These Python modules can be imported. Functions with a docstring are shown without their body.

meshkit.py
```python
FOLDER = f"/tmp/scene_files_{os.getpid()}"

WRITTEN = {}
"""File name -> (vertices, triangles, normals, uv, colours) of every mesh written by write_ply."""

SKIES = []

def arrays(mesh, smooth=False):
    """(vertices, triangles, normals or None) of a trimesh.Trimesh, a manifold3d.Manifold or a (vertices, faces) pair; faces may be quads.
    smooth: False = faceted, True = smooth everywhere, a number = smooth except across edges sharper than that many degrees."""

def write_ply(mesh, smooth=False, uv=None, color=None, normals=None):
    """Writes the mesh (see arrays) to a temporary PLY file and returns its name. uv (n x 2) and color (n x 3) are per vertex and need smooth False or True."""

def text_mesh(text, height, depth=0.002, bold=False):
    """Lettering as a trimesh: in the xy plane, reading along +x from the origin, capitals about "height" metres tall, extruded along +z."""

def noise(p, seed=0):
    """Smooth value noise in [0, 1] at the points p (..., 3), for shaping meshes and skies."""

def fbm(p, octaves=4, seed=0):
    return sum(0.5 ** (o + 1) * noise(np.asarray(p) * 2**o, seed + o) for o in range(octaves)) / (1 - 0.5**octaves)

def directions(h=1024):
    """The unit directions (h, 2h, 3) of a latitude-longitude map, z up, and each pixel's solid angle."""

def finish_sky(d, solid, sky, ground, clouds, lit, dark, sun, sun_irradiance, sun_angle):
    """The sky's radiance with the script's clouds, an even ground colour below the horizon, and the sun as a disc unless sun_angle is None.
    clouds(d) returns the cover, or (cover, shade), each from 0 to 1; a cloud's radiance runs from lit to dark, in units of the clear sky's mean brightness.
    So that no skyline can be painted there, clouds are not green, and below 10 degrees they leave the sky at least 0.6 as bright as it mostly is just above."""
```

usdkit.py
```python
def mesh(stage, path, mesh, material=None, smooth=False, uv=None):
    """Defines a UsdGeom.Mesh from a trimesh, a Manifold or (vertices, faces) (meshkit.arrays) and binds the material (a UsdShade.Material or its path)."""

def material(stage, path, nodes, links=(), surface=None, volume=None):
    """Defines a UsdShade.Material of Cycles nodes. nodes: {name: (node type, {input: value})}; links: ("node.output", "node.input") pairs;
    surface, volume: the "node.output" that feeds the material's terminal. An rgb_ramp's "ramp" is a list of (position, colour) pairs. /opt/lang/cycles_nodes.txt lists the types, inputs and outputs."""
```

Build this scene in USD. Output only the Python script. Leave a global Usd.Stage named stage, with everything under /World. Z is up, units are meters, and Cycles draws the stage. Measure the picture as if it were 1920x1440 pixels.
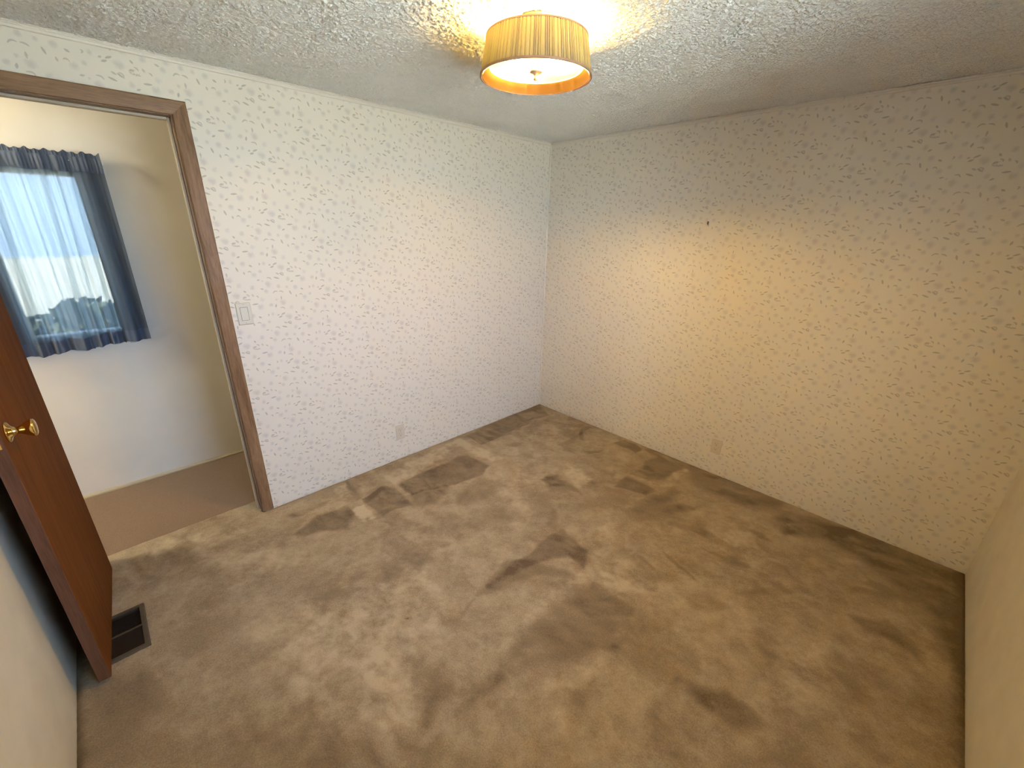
import math
import numpy as np
import trimesh
import usdkit
import meshkit
from pxr import Usd, UsdGeom, UsdLux, UsdShade, Gf, Sdf, Vt
from scipy.spatial import Delaunay

stage = Usd.Stage.CreateInMemory()
UsdGeom.SetStageUpAxis(stage, 'Z')
UsdGeom.SetStageMetersPerUnit(stage, 1.0)
WORLD = UsdGeom.Xform.Define(stage, '/World')
stage.SetDefaultPrim(WORLD.GetPrim())
UsdGeom.Scope.Define(stage, '/World/Looks')

# ------------------------------------------------------------------ camera, sky, exposure
cam = UsdGeom.Camera.Define(stage, '/World/camera')
cam.CreateHorizontalApertureAttr(36.0)
cam.CreateVerticalApertureAttr(27.0)
cam.CreateFocalLengthAttr(36.0 * 780.79 / 1920.0)
cam.CreateClippingRangeAttr((0.02, 200.0))
cam.CreateExposureAttr(0.0)
cam.AddTransformOp().Set(Gf.Matrix4d(
    0.69766011, 0.71618753, 0.01859555, 0,
    -0.26334019, 0.23221605, 0.93633736, 0,
    0.66627496, -0.65814218, 0.35060884, 0,
    2.53477, -2.89212, 1.63496, 1))

SKY = 4.8            # even overcast daylight
dome = UsdLux.DomeLight.Define(stage, '/World/sky')
dome.CreateIntensityAttr(SKY)
dome.CreateColorAttr(Gf.Vec3f(0.63, 0.90, 1.44))
BULB = 2080.0         # radiance of each bulb in the ceiling lamp
BULB_COLOR = (1.0, 0.60, 0.14)

SUN = 26.0            # warm afternoon sun, running along the house past both windows
sun = UsdLux.DistantLight.Define(stage, '/World/sun')
sun.CreateIntensityAttr(SUN)
sun.CreateAngleAttr(0.53)
sun.CreateNormalizeAttr(True)
sun.CreateColorAttr(Gf.Vec3f(1.0, 0.93, 0.68))
sun.AddRotateXYZOp().Set(Gf.Vec3f(42, 0, 0))   # from -y, 48 degrees high

# ------------------------------------------------------------------ room dimensions (metres)
LX, LY, H = 2.998, 3.299, 2.286       # right wall runs along x, left wall along -y
WT = 0.10                             # wall thickness
DY0, DY1, DZ = -3.206, -2.494, 2.062  # door opening
HX = -0.902                           # far wall of the hallway
HY0, HY1 = -4.6, 0.5                  # hallway ends
W1 = (-3.245, -2.815, 0.985, 1.880)   # hallway window: y0 y1 z0 z1
W2 = (-2.66, -1.35, 0.86, 2.00)       # bedroom window: y0 y1 z0 z1

# ------------------------------------------------------------------ helpers
_used = set()


def path_for(name, parent):
    base = (parent.GetPath().pathString if parent is not None else '/World') + '/' + name
    p, k = base, 0
    while p in _used:
        k += 1
        p = f'{base}_{k:03d}'
    _used.add(p)
    return p


def data(prim, **kw):
    for k, v in kw.items():
        if v:
            prim.SetCustomDataByKey(k, v)
    return prim


def thing(name, label, category, loc=(0, 0, 0), rotz=0.0, group=None, kind=None):
    x = UsdGeom.Xform.Define(stage, path_for(name, None))
    x.AddTranslateOp().Set(Gf.Vec3d(*loc))
    if rotz:
        x.AddRotateZOp().Set(rotz)
    return data(x.GetPrim(), label=label, category=category, group=group, kind=kind)


def obj(name, m, mat, parent=None, smooth=30, color=None, **kw):
    ms = usdkit.mesh(stage, path_for(name, parent), m, mat, smooth=smooth)
    if color is not None:
        nm, arr = color
        arr = np.asarray(arr, np.float32)
        api = UsdGeom.PrimvarsAPI(ms)
        if arr.ndim == 1:
            api.CreatePrimvar(nm, Sdf.ValueTypeNames.FloatArray, 'vertex').Set(Vt.FloatArray.FromNumpy(arr))
        else:
            api.CreatePrimvar(nm, Sdf.ValueTypeNames.Color3fArray, 'vertex').Set(Vt.Vec3fArray.FromNumpy(arr))
    return data(ms.GetPrim(), **kw)


def cat(*ms):
    return trimesh.util.concatenate([m for m in ms])


def box(x0, x1, y0, y1, z0, z1, b=0.0):
    if b <= 0:
        m = trimesh.creation.box([x1 - x0, y1 - y0, z1 - z0])
        m.apply_translation([(x0 + x1) / 2, (y0 + y1) / 2, (z0 + z1) / 2])
        return m
    h = np.array([x1 - x0, y1 - y0, z1 - z0]) / 2
    pts = []
    for s in np.ndindex(2, 2, 2):
        sg = np.array(s) * 2 - 1
        for k in range(3):
            q = h - b
            q[k] = h[k]
            pts.append(sg * q)
    m = trimesh.convex.convex_hull(np.array(pts))
    m.apply_translation([(x0 + x1) / 2, (y0 + y1) / 2, (z0 + z1) / 2])
    return m


def cyl(r, z0, z1, n=32):
    m = trimesh.creation.cylinder(radius=r, height=z1 - z0, sections=n)
    m.apply_translation([0, 0, (z0 + z1) / 2])
    return m


def lathe(prof, n=40):
    """Closed solid of revolution about z from (r, z) pairs running from bottom axis to top axis."""
    prof = np.array(prof, float)
    a = np.arange(n) * 2 * np.pi / n
    v = np.stack([prof[:, 0, None] * np.cos(a), prof[:, 0, None] * np.sin(a), np.repeat(prof[:, 1, None], n, 1)], -1).reshape(-1, 3)
    f = []
    for i in range(len(prof) - 1):
        for j in range(n):
            k = (j + 1) % n
            f += [[i * n + j, i * n + k, (i + 1) * n + k], [i * n + j, (i + 1) * n + k, (i + 1) * n + j]]
    m = trimesh.Trimesh(v, f, process=True, merge_norm=True)
    m.update_faces(m.nondegenerate_faces())
    return m


def rot(m, deg, axis, at=(0, 0, 0)):
    m = m.copy()
    m.apply_transform(trimesh.transformations.rotation_matrix(math.radians(deg), axis, at))
    return m


def mv(m, *t):
    m = m.copy()
    m.apply_translation(t)
    return m


def loft(loops):
    """Skin between closed loops (k, n, 3), with flat caps."""
    L = np.array(loops, float)
    k, n = L.shape[:2]
    f = []
    for i in range(k - 1):
        for j in range(n):
            q = (j + 1) % n
            f += [[i * n + j, i * n + q, (i + 1) * n + q], [i * n + j, (i + 1) * n + q, (i + 1) * n + j]]
    v = L.reshape(-1, 3)
    for i, rev in ((0, True), (k - 1, False)):
        c = len(v)
        v = np.vstack([v, L[i].mean(0)])
        for j in range(n):
            q = (j + 1) % n
            t = [c, i * n + j, i * n + q]
            f.append(t[::-1] if rev else t)
    m = trimesh.Trimesh(v, f, process=False)
    m.fix_normals()
    return m


def frame_boxes(y0, y1, z0, z1, w, x0, x1, b=0.003):
    """Rectangular ring in the yz plane, inside the given outline."""
    return cat(box(x0, x1, y0, y0 + w, z0, z1, b), box(x0, x1, y1 - w, y1, z0, z1, b),
               box(x0, x1, y0 + w, y1 - w, z0, z0 + w, b), box(x0, x1, y0 + w, y1 - w, z1 - w, z1, b))


def grid(x0, x1, y0, y1, step, hfun):
    nx, ny = int(round((x1 - x0) / step)) + 1, int(round((y1 - y0) / step)) + 1
    X, Y = np.meshgrid(np.linspace(x0, x1, nx), np.linspace(y0, y1, ny), indexing='ij')
    p = np.stack([X.ravel(), Y.ravel()], 1)
    z = hfun(p)
    v = np.column_stack([p, z])
    i, j = np.meshgrid(np.arange(nx - 1), np.arange(ny - 1), indexing='ij')
    q = np.stack([i * ny + j, (i + 1) * ny + j, (i + 1) * ny + j + 1, i * ny + j + 1], -1).reshape(-1, 4)
    return v, np.vstack([q[:, [0, 1, 2]], q[:, [0, 2, 3]]])


# ------------------------------------------------------------------ materials
def M(name, nodes, links=(), surface='p.BSDF'):
    return usdkit.material(stage, '/World/Looks/' + name, nodes, links, surface=surface)


def plain(name, color, rough=0.5, metallic=0.0, noise=0.0, scale=60, bump=0.0, bscale=200, **kw):
    nodes = {'p': ('principled_bsdf', {'base_color': color, 'roughness': rough, 'metallic': metallic, **kw})}
    links = []
    if noise or bump:
        nodes['g'] = ('geometry', {})
    if noise:
        lo = tuple(c * (1 - noise) for c in color)
        hi = tuple(min(1, c * (1 + noise)) for c in color)
        nodes['n'] = ('noise_texture', {'scale': scale, 'detail': 4.0})
        nodes['r'] = ('rgb_ramp', {'ramp': [(0.3, lo), (0.7, hi)]})
        links += [('g.position', 'n.vector'), ('n.fac', 'r.fac'), ('r.color', 'p.base_color')]
    if bump:
        nodes['bn'] = ('noise_texture', {'scale': bscale, 'detail': 3.0})
        nodes['b'] = ('bump', {'strength': 1.0, 'distance': bump})
        links += [('g.position', 'bn.vector'), ('bn.fac', 'b.height'), ('b.normal', 'p.normal')]
    return M(name, nodes, links)


def wood(name, dark, mid, light, stretch, rough=0.45, bump=0.0004, scale=1.0, spec=0.13):
    """Grain stretched along one axis of the world."""
    return M(name, {
        'g': ('geometry', {}),
        'm': ('mapping', {'scale': tuple(s * scale for s in stretch)}),
        'n': ('noise_texture', {'scale': 6.0, 'detail': 6.0, 'roughness': 0.65, 'distortion': 0.6}),
        'n2': ('noise_texture', {'scale': 42.0, 'detail': 3.0, 'roughness': 0.6}),
        'x': ('mix_float', {'fac': 0.38}),
        'r': ('rgb_ramp', {'ramp': [(0.30, dark), (0.50, mid), (0.70, light)]}),
        'b': ('bump', {'strength': 0.6, 'distance': bump}),
        'p': ('principled_bsdf', {'roughness': rough, 'specular_ior_level': spec})},
        [('g.position', 'm.vector'), ('m.vector', 'n.vector'), ('m.vector', 'n2.vector'), ('n.fac', 'x.a'), ('n2.fac', 'x.b'),
         ('x.result', 'r.fac'), ('r.color', 'p.base_color'), ('x.result', 'b.height'), ('b.normal', 'p.normal')])


M_PAPER = M('floral_wallpaper', {
    'a': ('attribute', {'attribute': 'print_color'}),
    'g': ('geometry', {}),
    'n': ('noise_texture', {'scale': 900.0, 'detail': 2.0}),
    'b': ('bump', {'strength': 0.5, 'distance': 0.0002}),
    'p': ('principled_bsdf', {'roughness': 0.5, 'specular_ior_level': 0.35})},
    [('a.color', 'p.base_color'), ('g.position', 'n.vector'), ('n.fac', 'b.height'), ('b.normal', 'p.normal')])
PAPER = np.array([0.70, 0.655, 0.555])
M_BOARD = plain('cream_wallboard', (0.58, 0.53, 0.40), 0.6, noise=0.05, scale=9, bump=0.0003, bscale=500)
M_HALL = plain('hall_paint', (0.70, 0.655, 0.56), 0.55, noise=0.03, scale=5, bump=0.0002, bscale=400)
M_CEIL = plain('popcorn_paint', (0.71, 0.715, 0.67), 0.9, bump=0.0045, bscale=170)
M_HCEIL = plain('hall_ceiling_paint', (0.62, 0.61, 0.57), 0.9, bump=0.003, bscale=150)
M_TRIM = plain('cream_trim', (0.66, 0.62, 0.53), 0.4)
M_BASE = plain('tan_shoe_moulding', (0.40, 0.335, 0.225), 0.45)
M_CARPET = M('plush_carpet', {
    'a': ('attribute', {'attribute': 'pile'}),
    'g': ('geometry', {}),
    'n': ('noise_texture', {'scale': 190.0, 'detail': 3.0, 'roughness': 0.75}),
    'mr': ('map_range', {'from_min': 0.25, 'from_max': 0.75, 'to_min': -0.20, 'to_max': 0.20}),
    's': ('math', {'math_type': 'add'}),
    'r': ('rgb_ramp', {'ramp': [(0.0, (0.095, 0.064, 0.037)), (0.5, (0.245, 0.187, 0.118)), (1.0, (0.46, 0.375, 0.255))]}),
    'b': ('bump', {'strength': 1.0, 'distance': 0.004}),
    'p': ('principled_bsdf', {'roughness': 1.0, 'specular_ior_level': 0.05, 'sheen_weight': 0.15, 'sheen_roughness': 0.6, 'sheen_tint': (1, 0.9, 0.75)})},
    [('g.position', 'n.vector'), ('n.fac', 'mr.value'), ('mr.result', 's.value1'), ('a.fac', 's.value2'), ('s.value', 'r.fac'),
     ('r.color', 'p.base_color'), ('n.fac', 'b.height'), ('b.normal', 'p.normal')])
M_HCARPET = plain('hall_carpet', (0.235, 0.168, 0.122), 1.0, noise=0.12, scale=220, bump=0.003, bscale=300, specular_ior_level=0.05)
M_CASING = wood('oak_casing', (0.115, 0.066, 0.034), (0.22, 0.132, 0.070), (0.30, 0.19, 0.108), (6, 6, 0.55), 0.36)
M_CASING_H = wood('oak_casing_head', (0.115, 0.066, 0.034), (0.22, 0.132, 0.070), (0.30, 0.19, 0.108), (6, 0.55, 6), 0.36)
M_JAMB = wood('jamb_wood', (0.13, 0.085, 0.05), (0.20, 0.13, 0.08), (0.26, 0.17, 0.11), (6, 6, 0.5), 0.4)
M_STOP = plain('stop_vinyl', (0.42, 0.36, 0.27), 0.5)
M_DOOR = wood('walnut_veneer', (0.070, 0.022, 0.006), (0.115, 0.040, 0.011), (0.15, 0.056, 0.017), (5, 5, 0.35), 0.65, spec=0.04)
M_EDGE = wood('door_edge_wood', (0.07, 0.03, 0.014), (0.115, 0.052, 0.028), (0.15, 0.07, 0.04), (6, 6, 0.4), 0.65, spec=0.05)
M_BRASS = M('polished_brass', {'p': ('principled_bsdf', {'base_color': (0.80, 0.56, 0.20), 'metallic': 1.0, 'roughness': 0.14})})
M_IVORY = plain('ivory_plastic', (0.56, 0.53, 0.41), 0.35)
M_ALMOND = plain('almond_plastic', (0.60, 0.54, 0.43), 0.38)
M_SLOT = plain('slot_dark', (0.02, 0.017, 0.013), 0.7)
M_STEEL = plain('screw_steel', (0.45, 0.43, 0.38), 0.35, metallic=0.9)
M_REG = plain('brown_register_enamel', (0.075, 0.060, 0.042), 0.6, noise=0.1, scale=40, specular_ior_level=0.2)
M_LOUVER = plain('register_louver_enamel', (0.016, 0.011, 0.008), 0.8, specular_ior_level=0.1)
M_DUCT = plain('duct_dark', (0.012, 0.010, 0.008), 0.9)
M_WINFRAME = plain('window_vinyl', (0.72, 0.71, 0.68), 0.4)
M_NAIL = plain('white_plastic', (0.8, 0.78, 0.72), 0.3)
M_HOLE = plain('dark_screw_hole', (0.03, 0.018, 0.01), 0.5)
M_PUTTY = plain('torn_paper', (0.40, 0.33, 0.24), 0.8)
M_GROUND = plain('outside_gravel', (0.50, 0.50, 0.48), 0.95, noise=0.15, scale=3)
M_LEAF = plain('shrub_leaves', (0.055, 0.085, 0.045), 0.6, noise=0.3, scale=14)
M_GLASS = M('window_glass', {
    'f': ('fresnel', {'IOR': 1.45}), 't': ('transparent_bsdf', {'color': (0.96, 0.98, 0.97)}),
    'q': ('glossy_bsdf', {'roughness': 0.02, 'color': (1, 1, 1)}), 'm': ('mix_closure', {})},
    [('f.fac', 'm.fac'), ('t.BSDF', 'm.closure1'), ('q.BSDF', 'm.closure2')], surface='m.closure')


def fabric(name, diff, trans, clear, w_clear, w_trans, bump=0.0, bscale=900):
    nodes = {'d': ('diffuse_bsdf', {'color': diff}), 't': ('translucent_bsdf', {'color': trans}), 'c': ('transparent_bsdf', {'color': clear}),
             'm1': ('mix_closure', {'fac': w_trans}), 'm2': ('mix_closure', {'fac': w_clear})}
    links = [('d.BSDF', 'm1.closure1'), ('t.BSDF', 'm1.closure2'), ('m1.closure', 'm2.closure1'), ('c.BSDF', 'm2.closure2')]
    if bump:
        nodes |= {'g': ('geometry', {}), 'n': ('noise_texture', {'scale': bscale, 'detail': 2.0}), 'b': ('bump', {'strength': 1.0, 'distance': bump})}
        links += [('g.position', 'n.vector'), ('n.fac', 'b.height'), ('b.normal', 'd.normal')]
    return M(name, nodes, links, surface='m2.closure')


M_CURTAIN = fabric('dusty_blue_sheer', (0.105, 0.135, 0.195), (0.120, 0.135, 0.122), (0.95, 0.93, 0.84), 0.045, 0.50, 0.0006)
M_GATHER = fabric('dusty_blue_fold', (0.105, 0.135, 0.195), (0.2, 0.23, 0.22), (0.95, 0.99, 0.97), 0.66, 0.60)
M_HEADER = fabric('dusty_blue_doubled', (0.135, 0.165, 0.225), (0.14, 0.18, 0.25), (0.5, 0.6, 0.7), 0.0, 0.30, 0.0008)
M_SHADE = fabric('pleated_shade_fabric', (0.62, 0.47, 0.29), (0.090, 0.118, 0.056), (0.95, 0.75, 0.42), 0.0, 0.62)
M_LINING = fabric('shade_lining', (0.030, 0.017, 0.007), (0.9, 0.9, 0.9), (1, 1, 1), 0.0, 0.5)
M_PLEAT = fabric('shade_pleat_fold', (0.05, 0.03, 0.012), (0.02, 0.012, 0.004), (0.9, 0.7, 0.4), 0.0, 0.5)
M_SHTRIM = plain('shade_trim', (0.27, 0.175, 0.125), 0.8, specular_ior_level=0.1)
M_DIFF = fabric('frosted_diffuser', (0.80, 0.76, 0.68), (0.92, 0.86, 0.72), (1.0, 0.95, 0.85), 0.55, 0.30)
M_NICKEL = plain('antique_nickel', (0.50, 0.40, 0.30), 0.35, metallic=0.6)
M_PAN = plain('lamp_pan', (0.42, 0.30, 0.20), 0.5)
M_HALL_FILL = M('hall_fill_glow', {'e': ('emission', {'color': (1.0, 0.89, 0.66), 'strength': 275.0})}, surface='e.emission')
M_BULB = M('lit_bulb', {'e': ('emission', {'color': BULB_COLOR, 'strength': BULB})}, surface='e.emission')

# ------------------------------------------------------------------ wallpaper: one half-drop repeat of small leaves, arcs and faded roses
WP = {"arc":[[0.2238,0.0028,0.2379,0.0021,0.2448,-0.0072],[0.0319,-0.0272,0.0479,-0.0267,0.0532,-0.0358],[0.2417,-0.0799,0.2529,-0.0696,0.265,-0.0721],[0.2736,-0.0707,0.286,-0.0724,0.2937,-0.0782],[0.1421,0.0359,0.1501,0.0394,0.1582,0.032],[0.3489,0.0564,0.3569,0.0529,0.3595,0.046],[0.2658,0.0962,0.278,0.1018,0.284,0.0936],[0.1605,-0.087,0.1662,-0.0908,0.1686,-0.0963],[0.1068,-0.0573,0.1108,-0.0611,0.1079,-0.071],[0.2441,-0.0772,0.2537,-0.065,0.2678,-0.0698],[0.1361,0.0378,0.1471,0.0423,0.1592,0.0407],[0.224,-0.0025,0.2341,-0.0014,0.2414,-0.0098],[0.2665,0.1047,0.2751,0.1065,0.2843,0.0995],[0.3301,0.0368,0.3373,0.0345,0.3512,0.0479],[0.3483,0.0268,0.3549,0.0306,0.3638,0.0291],[0.2958,0.0271,0.3053,0.0237,0.3092,0.0155],[0.3374,0.0296,0.3461,0.0318,0.3617,0.0361],[0.1988,0.0789,0.203,0.0752,0.1986,0.0683]],"leaf":[[0.2606,0.0041,0.2823,-0.004,0.0033],[0.0926,0.0601,0.0987,0.0422,0.0033],[0.0459,0.0342,0.0462,0.0171,0.0029],[0.1229,0.0366,0.125,0.0261,0.0027],[0.1542,0.0694,0.164,0.0638,0.0037],[0.267,0.0692,0.2839,0.0766,0.0033],[0.2525,0.0552,0.2659,0.0599,0.0036],[0.1079,-0.0565,0.1137,-0.0644,0.0034],[0.3322,0.0419,0.3442,0.0445,0.0041],[0.1408,-0.0774,0.1467,-0.0855,0.0031],[0.2667,0.064,0.2825,0.0733,0.0035],[0.2517,0.0494,0.2657,0.0572,0.004],[0.3704,0.0548,0.3806,0.04,0.0031],[0.187,-0.0513,0.1989,-0.056,0.0028],[0.2797,-0.0938,0.2806,-0.1143,0.0043],[0.0908,0.0617,0.1045,0.0329,0.0048],[0.1223,0.0384,0.1248,0.0296,0.0031],[0.3695,0.0032,0.393,0.0053,0.0034],[0.2925,0.022,0.3087,0.0119,0.0039],[0.3412,-0.0244,0.351,-0.0196,0.0034],[0.2476,0.126,0.2443,0.1126,0.0036],[0.2739,0.025,0.2847,0.0188,0.0026],[0.1773,-0.0074,0.1884,-0.005,0.0028],[0.2529,0.0705,0.2461,0.067,0.0026]],"blob":[[0.253,-0.1151,0.0072,0],[0.0511,0.0016,0.0164,1],[0.167,0.0192,0.0136,0],[0.1986,0.0374,0.0089,0],[0.3589,-0.0565,0.0121,0],[0.2746,-0.0452,0.0105,0],[0.3147,-0.051,0.0084,0],[0.3024,0.0546,0.0171,0],[0.222,0.0767,0.0089,0],[0.3028,0.0529,0.015,0],[0.148,-0.0431,0.0125,0],[0.2102,-0.0666,0.011,0],[0.2748,-0.039,0.0112,0],[0.3135,-0.0477,0.0076,0],[0.2276,-0.0298,0.0159,1],[0.2551,-0.1069,0.0088,0],[0.0522,0.0047,0.0179,1],[0.1967,0.0429,0.0074,0],[0.1658,0.0198,0.0167,0],[0.3586,-0.0532,0.0162,1],[0.4063,-0.0127,0.0159,0],[0.3283,-0.008,0.0112,0],[0.2232,0.1262,0.0106,0],[0.2014,-0.0123,0.0048,0],[0.3785,0.0493,0.0064,0],[0.0901,-0.0285,0.0121,2],[0.4191,0.0254,0.0122,2],[0.2228,0.0872,0.0101,0]]}
WP_O = np.array([-1.7625, 1.7605])
WP_V = np.array([[0.2333, 0.1335], [0.2333, -0.1335]])
C_LEAF, C_LEAF2 = np.array([0.445, 0.42, 0.355]), np.array([0.49, 0.46, 0.39])
C_ROSE = [np.array([0.565, 0.535, 0.475]), np.array([0.58, 0.525, 0.465]), np.array([0.61, 0.58, 0.515])]


def motif():
    """Points (u, v) and colours of one repeat, soft edged: full tone inside, paper colour at the rim."""
    P, K, seen = [], [], []

    def fresh(c, d):
        c = np.asarray(c)
        for s in seen:
            for i, j in np.ndindex(3, 3):
                if np.linalg.norm(c - s + WP_V[0] * (i - 1) + WP_V[1] * (j - 1)) < d:
                    return False
        seen.append(c)
        return True

    def put(p, k):
        P.append(p)
        K.append(k)

    rng = np.random.default_rng(5)
    for x, y, r, k in WP['blob']:
        if not fresh((x, y), 0.012):
            continue
        tone = C_ROSE[k] * .72 + PAPER * .28
        r = r * 1.22
        put((x, y), C_ROSE[k])
        for q in range(7):
            a = q * 2 * math.pi / 7 + x * 99
            rr = r * (0.38 + 0.30 * rng.random())
            put((x + rr * math.cos(a), y + rr * math.sin(a)), tone * (0.96 + 0.10 * rng.random()))
        for q in range(11):
            a = q * 2 * math.pi / 11
            rr = r * (0.92 + 0.24 * rng.random())
            put((x + rr * math.cos(a), y + rr * math.sin(a)), PAPER)
    seen = []

    def strip(pts, wd, tone):
        pts = np.array(pts)
        t = np.gradient(pts, axis=0)
        t /= np.linalg.norm(t, axis=1, keepdims=True)
        n = np.stack([-t[:, 1], t[:, 0]], 1)
        m = len(pts)
        for i in range(m):
            w = wd * (0.35 + 0.65 * math.sin(math.pi * (i + 0.5) / m))
            put(pts[i], tone)
            for s in (-1, 1):
                put(pts[i] + n[i] * s * w * 0.55, tone)
                put(pts[i] + n[i] * s * w * 1.25, PAPER)
        for e, s in ((0, -1), (m - 1, 1)):
            put(pts[e] + t[e] * s * wd * 1.1, PAPER)

    for x0, y0, x1, y1, wd in WP['leaf']:
        if not fresh(((x0 + x1) / 2, (y0 + y1) / 2), 0.009):
            continue
        a, b = np.array([x0, y0]), np.array([x1, y1])
        strip([a + (b - a) * t for t in (0.02, 0.35, 0.65, 0.98)], max(wd * 1.35, 0.0045), C_LEAF if wd > 0.0032 else C_LEAF2)
    for q in WP['arc']:
        a, m, b = (np.array(q[i:i + 2]) for i in (0, 2, 4))
        if not fresh(m, 0.008):
            continue
        strip([(1 - t) ** 2 * a + 2 * t * (1 - t) * (2 * m - (a + b) / 2) + t * t * b for t in (0.03, 0.27, 0.5, 0.73, 0.97)], 0.0036, C_LEAF2)
    return np.array(P), np.array(K)


def papered(u0, u1, v0, v1, hole=None, seed=1):
    """Flat papered wall face as (u, v) points, triangles and colours; hole is cut out."""
    P, K = motif()
    pts, col = [], []
    R = range(-26, 27)
    for i in R:
        for j in R:
            s = WP_O + WP_V[0] * i + WP_V[1] * j
            if s[0] + .6 < u0 or s[0] - .2 > u1 or s[1] + .3 < v0 or s[1] - .3 > v1:
                continue
            q = P + s
            ok = (q[:, 0] > u0 + .002) & (q[:, 0] < u1 - .002) & (q[:, 1] > v0 + .002) & (q[:, 1] < v1 - .002)
            pts.append(q[ok])
            col.append(K[ok])

    def edge(a, b):
        n = max(2, int(np.linalg.norm(np.subtract(b, a)) / 0.01))
        t = np.linspace(0, 1, n)[:, None]
        pts.append(np.array(a) + (np.array(b) - np.array(a)) * t)
        col.append(np.tile(PAPER, (n, 1)))

    c = [(u0, v0), (u1, v0), (u1, v1), (u0, v1)]
    for k in range(4):
        edge(c[k], c[(k + 1) % 4])
    if hole:
        a0, a1, b0, b1 = hole
        c = [(a0, b0), (a1, b0), (a1, b1), (a0, b1)]
        for k in range(4):
            edge(c[k], c[(k + 1) % 4])
    pts, col = np.vstack(pts), np.vstack(col)
    _, first = np.unique(np.round(pts, 4), axis=0, return_index=True)
    first.sort()
    pts, col = pts[first], col[first]
    f = Delaunay(pts).simplices
    ce = pts[f].mean(1)
    a = pts[f]
    area = np.abs((a[:, 1, 0] - a[:, 0, 0]) * (a[:, 2, 1] - a[:, 0, 1]) - (a[:, 2, 0] - a[:, 0, 0]) * (a[:, 1, 1] - a[:, 0, 1]))
    keep = area > 1e-9
    if hole:
        keep &= ~((ce[:, 0] > a0) & (ce[:, 0] < a1) & (ce[:, 1] > b0) & (ce[:, 1] < b1))
    f = f[keep]
    a = pts[f]
    cw = (a[:, 1, 0] - a[:, 0, 0]) * (a[:, 2, 1] - a[:, 0, 1]) - (a[:, 2, 0] - a[:, 0, 0]) * (a[:, 1, 1] - a[:, 0, 1]) < 0
    f[cw] = f[cw][:, ::-1]
    return pts, f, col


# ------------------------------------------------------------------ left wall (papered, with the doorway)
wl = thing('wall_left', 'wallpapered wall with the doorway and the light switch', 'wall', kind='structure')
p, f, col = papered(-LY, 0.0, -0.03, H, (DY0 - .02, DY1 + .02, -0.1, DZ + .02))
obj('wallpaper', trimesh.Trimesh(np.column_stack([np.zeros(len(p)), p]), f, process=False), M_PAPER, wl, smooth=False, color=('print_color', col))
obj('wallboard', cat(box(-WT, -.001, HY0, DY0 - .02, -.15, H + .05), box(-WT, -.001, DY1 + .02, HY1, -.15, H + .05),
                     box(-WT, -.001, DY0 - .02, DY1 + .02, DZ + .02, H + .05)), M_HALL, wl, smooth=False)

# right wall (papered)
wr = thing('wall_right', 'wallpapered wall lit warm by the ceiling lamp, with one low outlet', 'wall', kind='structure')
p, f, col = papered(0.0, LX, -0.03, H)
obj('wallpaper', trimesh.Trimesh(np.column_stack([p[:, 0], np.zeros(len(p)), p[:, 1]]), f[:, ::-1] if False else f, process=False), M_PAPER, wr, smooth=False, color=('print_color', col))
obj('wallboard', box(0, LX + WT, .001, WT, -.15, H + .05), M_BOARD, wr, smooth=False)


def holed(axis, at0, at1, a0, a1, z0, z1, hole):
    """Wall slab with one rectangular opening. axis 'x': slab lies in the yz plane between x=at0 and x=at1."""
    h0, h1, b0, b1 = hole
    bs = [(a0, h0, z0, z1), (h1, a1, z0, z1), (h0, h1, z0, b0), (h0, h1, b1, z1)]
    return cat(*(box(at0, at1, p0, p1, q0, q1) if axis == 'x' else box(p0, p1, at0, at1, q0, q1) for p0, p1, q0, q1 in bs))


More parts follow.
